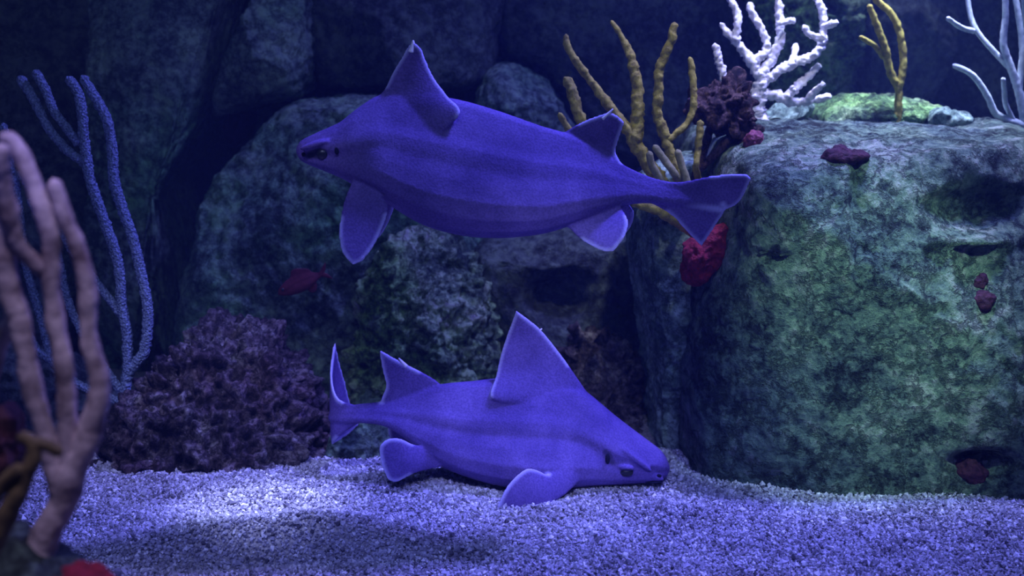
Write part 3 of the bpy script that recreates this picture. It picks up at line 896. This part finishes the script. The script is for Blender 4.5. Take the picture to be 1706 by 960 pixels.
build_fish('roughshark', 'pale blue-grey roughshark resting with its snout on the gravel', 'shark', 2.42,
    [(1126, 779, 787, 5), (1122, 768, 796, 16), (1110, 753, 801, 29), (1090, 738, 804, 41), (1060, 716, 806, 52), (1030, 693, 807, 62), (1000, 667, 808, 70), (970, 645, 810, 78), (930, 634, 812, 86),
     (880, 628, 812, 90), (830, 628, 806, 88), (780, 633, 793, 80), (735, 637, 776, 66), (700, 645, 752, 50), (670, 656, 728, 38), (640, 665, 710, 27), (610, 669, 704, 19), (570, 673, 704, 13), (530, 677, 704, 9), (490, 682, 702, 5)],
    [dict(A=[(1010, 690), (975, 641), (940, 590), (905, 546), (885, 528), (860, 510)], B=[(870, 665, -30), (818, 652, -38), (826, 618, -16), (835, 580, -6), (849, 540, 0), (860, 510, 0)], t=14),
     dict(A=[(745, 650), (720, 628), (690, 611), (665, 598), (626, 576)], B=[(670, 680), (630, 669), (637, 640), (631, 610), (626, 576)], t=10),
     dict(A=[(590, 674), (545, 660), (508, 615), (490, 580), (482, 564)], B=[(590, 700), (520, 705), (440, 702), (450, 650), (470, 600), (482, 564)], t=8, rimA=.2),
     dict(A=[(590, 680), (540, 690), (470, 690), (425, 700), (415, 714)], B=[(590, 704), (560, 722), (525, 740), (500, 745), (455, 734), (415, 714)], t=8, rimA=.6),
     dict(A=[(972, 780, -66), (935, 804, -96), (890, 818, -120), (850, 819, -130), (828, 808, -135)], B=[(955, 752, -72), (915, 766, -92), (890, 753, -106), (872, 752, -116), (845, 775, -128), (828, 808, -135)], t=11, pair=True),
     dict(A=[(735, 765, -50), (692, 772, -64), (660, 784, -76), (645, 777, -80), (635, 752, -82)], B=[(715, 735, -44), (685, 725, -56), (665, 712, -68), (645, 711, -76), (632, 724, -80), (635, 752, -82)], t=9, pair=True)],
    M_SKIN, (930, 1060), True, bend=tail_bend, voxel=.0026,
    lumps=[(1056, 748, 46, 44, 6, 11, .66), (1046, 765, 54, 15, 6.5, 11, .15), (1085, 788, 32, 30, 7, 5, .2)], hollow_shades=[(1047, 772, 11, 7, .2, .9), (1016, 746, 6, 16, -.5, .7)],
    eyes=[('eye', 1047, 774, -56, 11, 7, 5, M_EYE, True), ('mouth', 1094, 798, -30, 18, 2.5, 8, M_PIT, True), ('spiracle', 1014, 748, -64, 4, 9, 4, M_PIT, True), ('nostril', 1104, 787, -33, 5, 3, 3, M_PIT, True)],
    spines=[([(890, 545), (898, 546), (904, 541)], 4), ([(672, 606), (667, 600), (660, 592)], 4)], ref=(850, 720))

M_FISH = plain_mat('fish_red', (0.08, 0.01, 0.02), (0.13, 0.02, 0.03), 120, .2)


def small_fish(label, Yc, x, y, L, ang, head):
    """slim reddish fish: L pixels long, head = +1 right / -1 left"""
    ca_, sa_ = math.cos(ang), math.sin(ang)
    q = lambda a, h: (x + head * a * L, y - h * L)

    def bnd(u, lat, v):
        du, dv = u - x, v - y
        return x + du * ca_ - dv * sa_ * 1, lat, y + du * sa_ + dv * ca_
    st = [(x + head * a * L, y - t * L, y + b_ * L, w * L) for a, t, b_, w in
          [(.5, .0, .02, .012), (.46, .05, .05, .03), (.36, .11, .10, .055), (.2, .16, .14, .075), (0, .17, .15, .08), (-.15, .13, .11, .06), (-.27, .06, .06, .03), (-.36, .04, .04, .015)]]
    fins = [dict(A=[q(.2, .14), q(.12, .26), q(.02, .27)], B=[q(-.2, .08), q(-.16, .18), q(.02, .27)], t=.03 * L, rim=False),
            dict(A=[q(-.3, .03), q(-.42, .12), q(-.5, .17)], B=[q(-.3, -.01), q(-.42, .02), q(-.5, .17)], t=.03 * L, rim=False),
            dict(A=[q(-.3, .01), q(-.42, -.02), q(-.5, -.17)], B=[q(-.3, -.03), q(-.42, -.12), q(-.5, -.17)], t=.03 * L, rim=False),
            dict(A=[q(.02, -.12), q(-.04, -.22), q(-.12, -.24)], B=[q(-.2, -.08), q(-.18, -.16), q(-.12, -.24)], t=.03 * L, rim=False)]
    s = Yc / F
    build_fish('fish', label, 'fish', Yc, st, fins, M_FISH, (x + head * .1 * L, x + head * .4 * L), False, bend=bnd, voxel=.0012,
               eyes=[('eye', x + head * .38 * L, y - .03 * L, -.045 * L, .03 * L, .03 * L, .015 * L, M_EYE, True)], ref=(x, y))


small_fish('small dim red fish hovering before the slanting boulder below the swimming shark\'s head', 2.84, 506, 470, 98, -.42, -1)
rock('sponge', [(372, 210), (385, 185), (410, 180), (428, 192), (420, 220), (395, 240), (376, 235)], 3.42, .03, M_MAROON, 'dull red sponge crust in the dark crevice above the slanting boulder', 'sponge', level=5, seed=57, facets=0)

# pebbles that stand out of the gravel
M_PEB = plain_mat('shell_white', (0.8, 0.8, 0.76), (0.95, 0.95, 0.92), 200, .3)
SHELL = ['largest white shell fragment lying on open gravel before the resting shark\'s snout',
         'white shell fragment at the corner between rock column and big boulder',
         'white shell fragment close to the middle of the big boulder\'s foot',
         'white shell fragment on gravel in front of the maroon crevice sponge',
         'white shell fragment beside the resting shark\'s chin',
         'white shell fragment on gravel far in front of the resting shark\'s belly']
for k, (px, py, r_) in enumerate([(1043, 926, 7), (1237, 849, 4), (1406, 865, 5), (1690, 897, 5), (998, 806, 4), (786, 952, 5)]):
    lab = SHELL[k]
    d = at(px, py, 1.0) - CAM
    t = -CAM[2] / d[2]
    p = CAM + d * t
    z = floor_z(np.array([p[0]]), np.array([p[1]]))[0] + .004
    p = CAM + d * ((z - CAM[2]) / d[2])
    out = [(px + r_ * math.cos(a) * (1 + .25 * math.sin(2 * a + k)), py + r_ * .8 * math.sin(a)) for a in np.linspace(0, 2 * math.pi, 9, endpoint=False)]
    rock('shell_bit', out, p[1], r_ * p[1] / F, M_PEB, lab, 'shell', level=3, seed=70 + k, amp=.1, freq=80, rough=.001, facets=2, group='white shell fragments on the gravel')

# ------------------------------------------------------------------ water: thin blue haze filling the tank
m_w = bpy.data.materials.new('water_haze')
m_w.use_nodes = True
nt = m_w.node_tree
nt.nodes.clear()
out = nt.nodes.new('ShaderNodeOutputMaterial')
vs = nd(nt, 'ShaderNodeVolumeScatter', Density=0.035, Anisotropy=0.3)
vs.inputs['Color'].default_value = (0.22, 0.34, 1.0, 1)
nt.links.new(vs.outputs[0], out.inputs['Volume'])
V = np.array([(x, y, z) for x in (-2.3, 2.3) for y in (0.35, 4.3) for z in (-.12, 1.95)])
wt = mesh_obj('water', V, [[0, 1, 3, 2], [4, 6, 7, 5], [0, 4, 5, 1], [2, 3, 7, 6], [0, 2, 6, 4], [1, 5, 7, 3]], m_w, smooth=False)
tag(wt, 'hazy blue sea water filling the aquarium tank', 'water', kind='stuff')
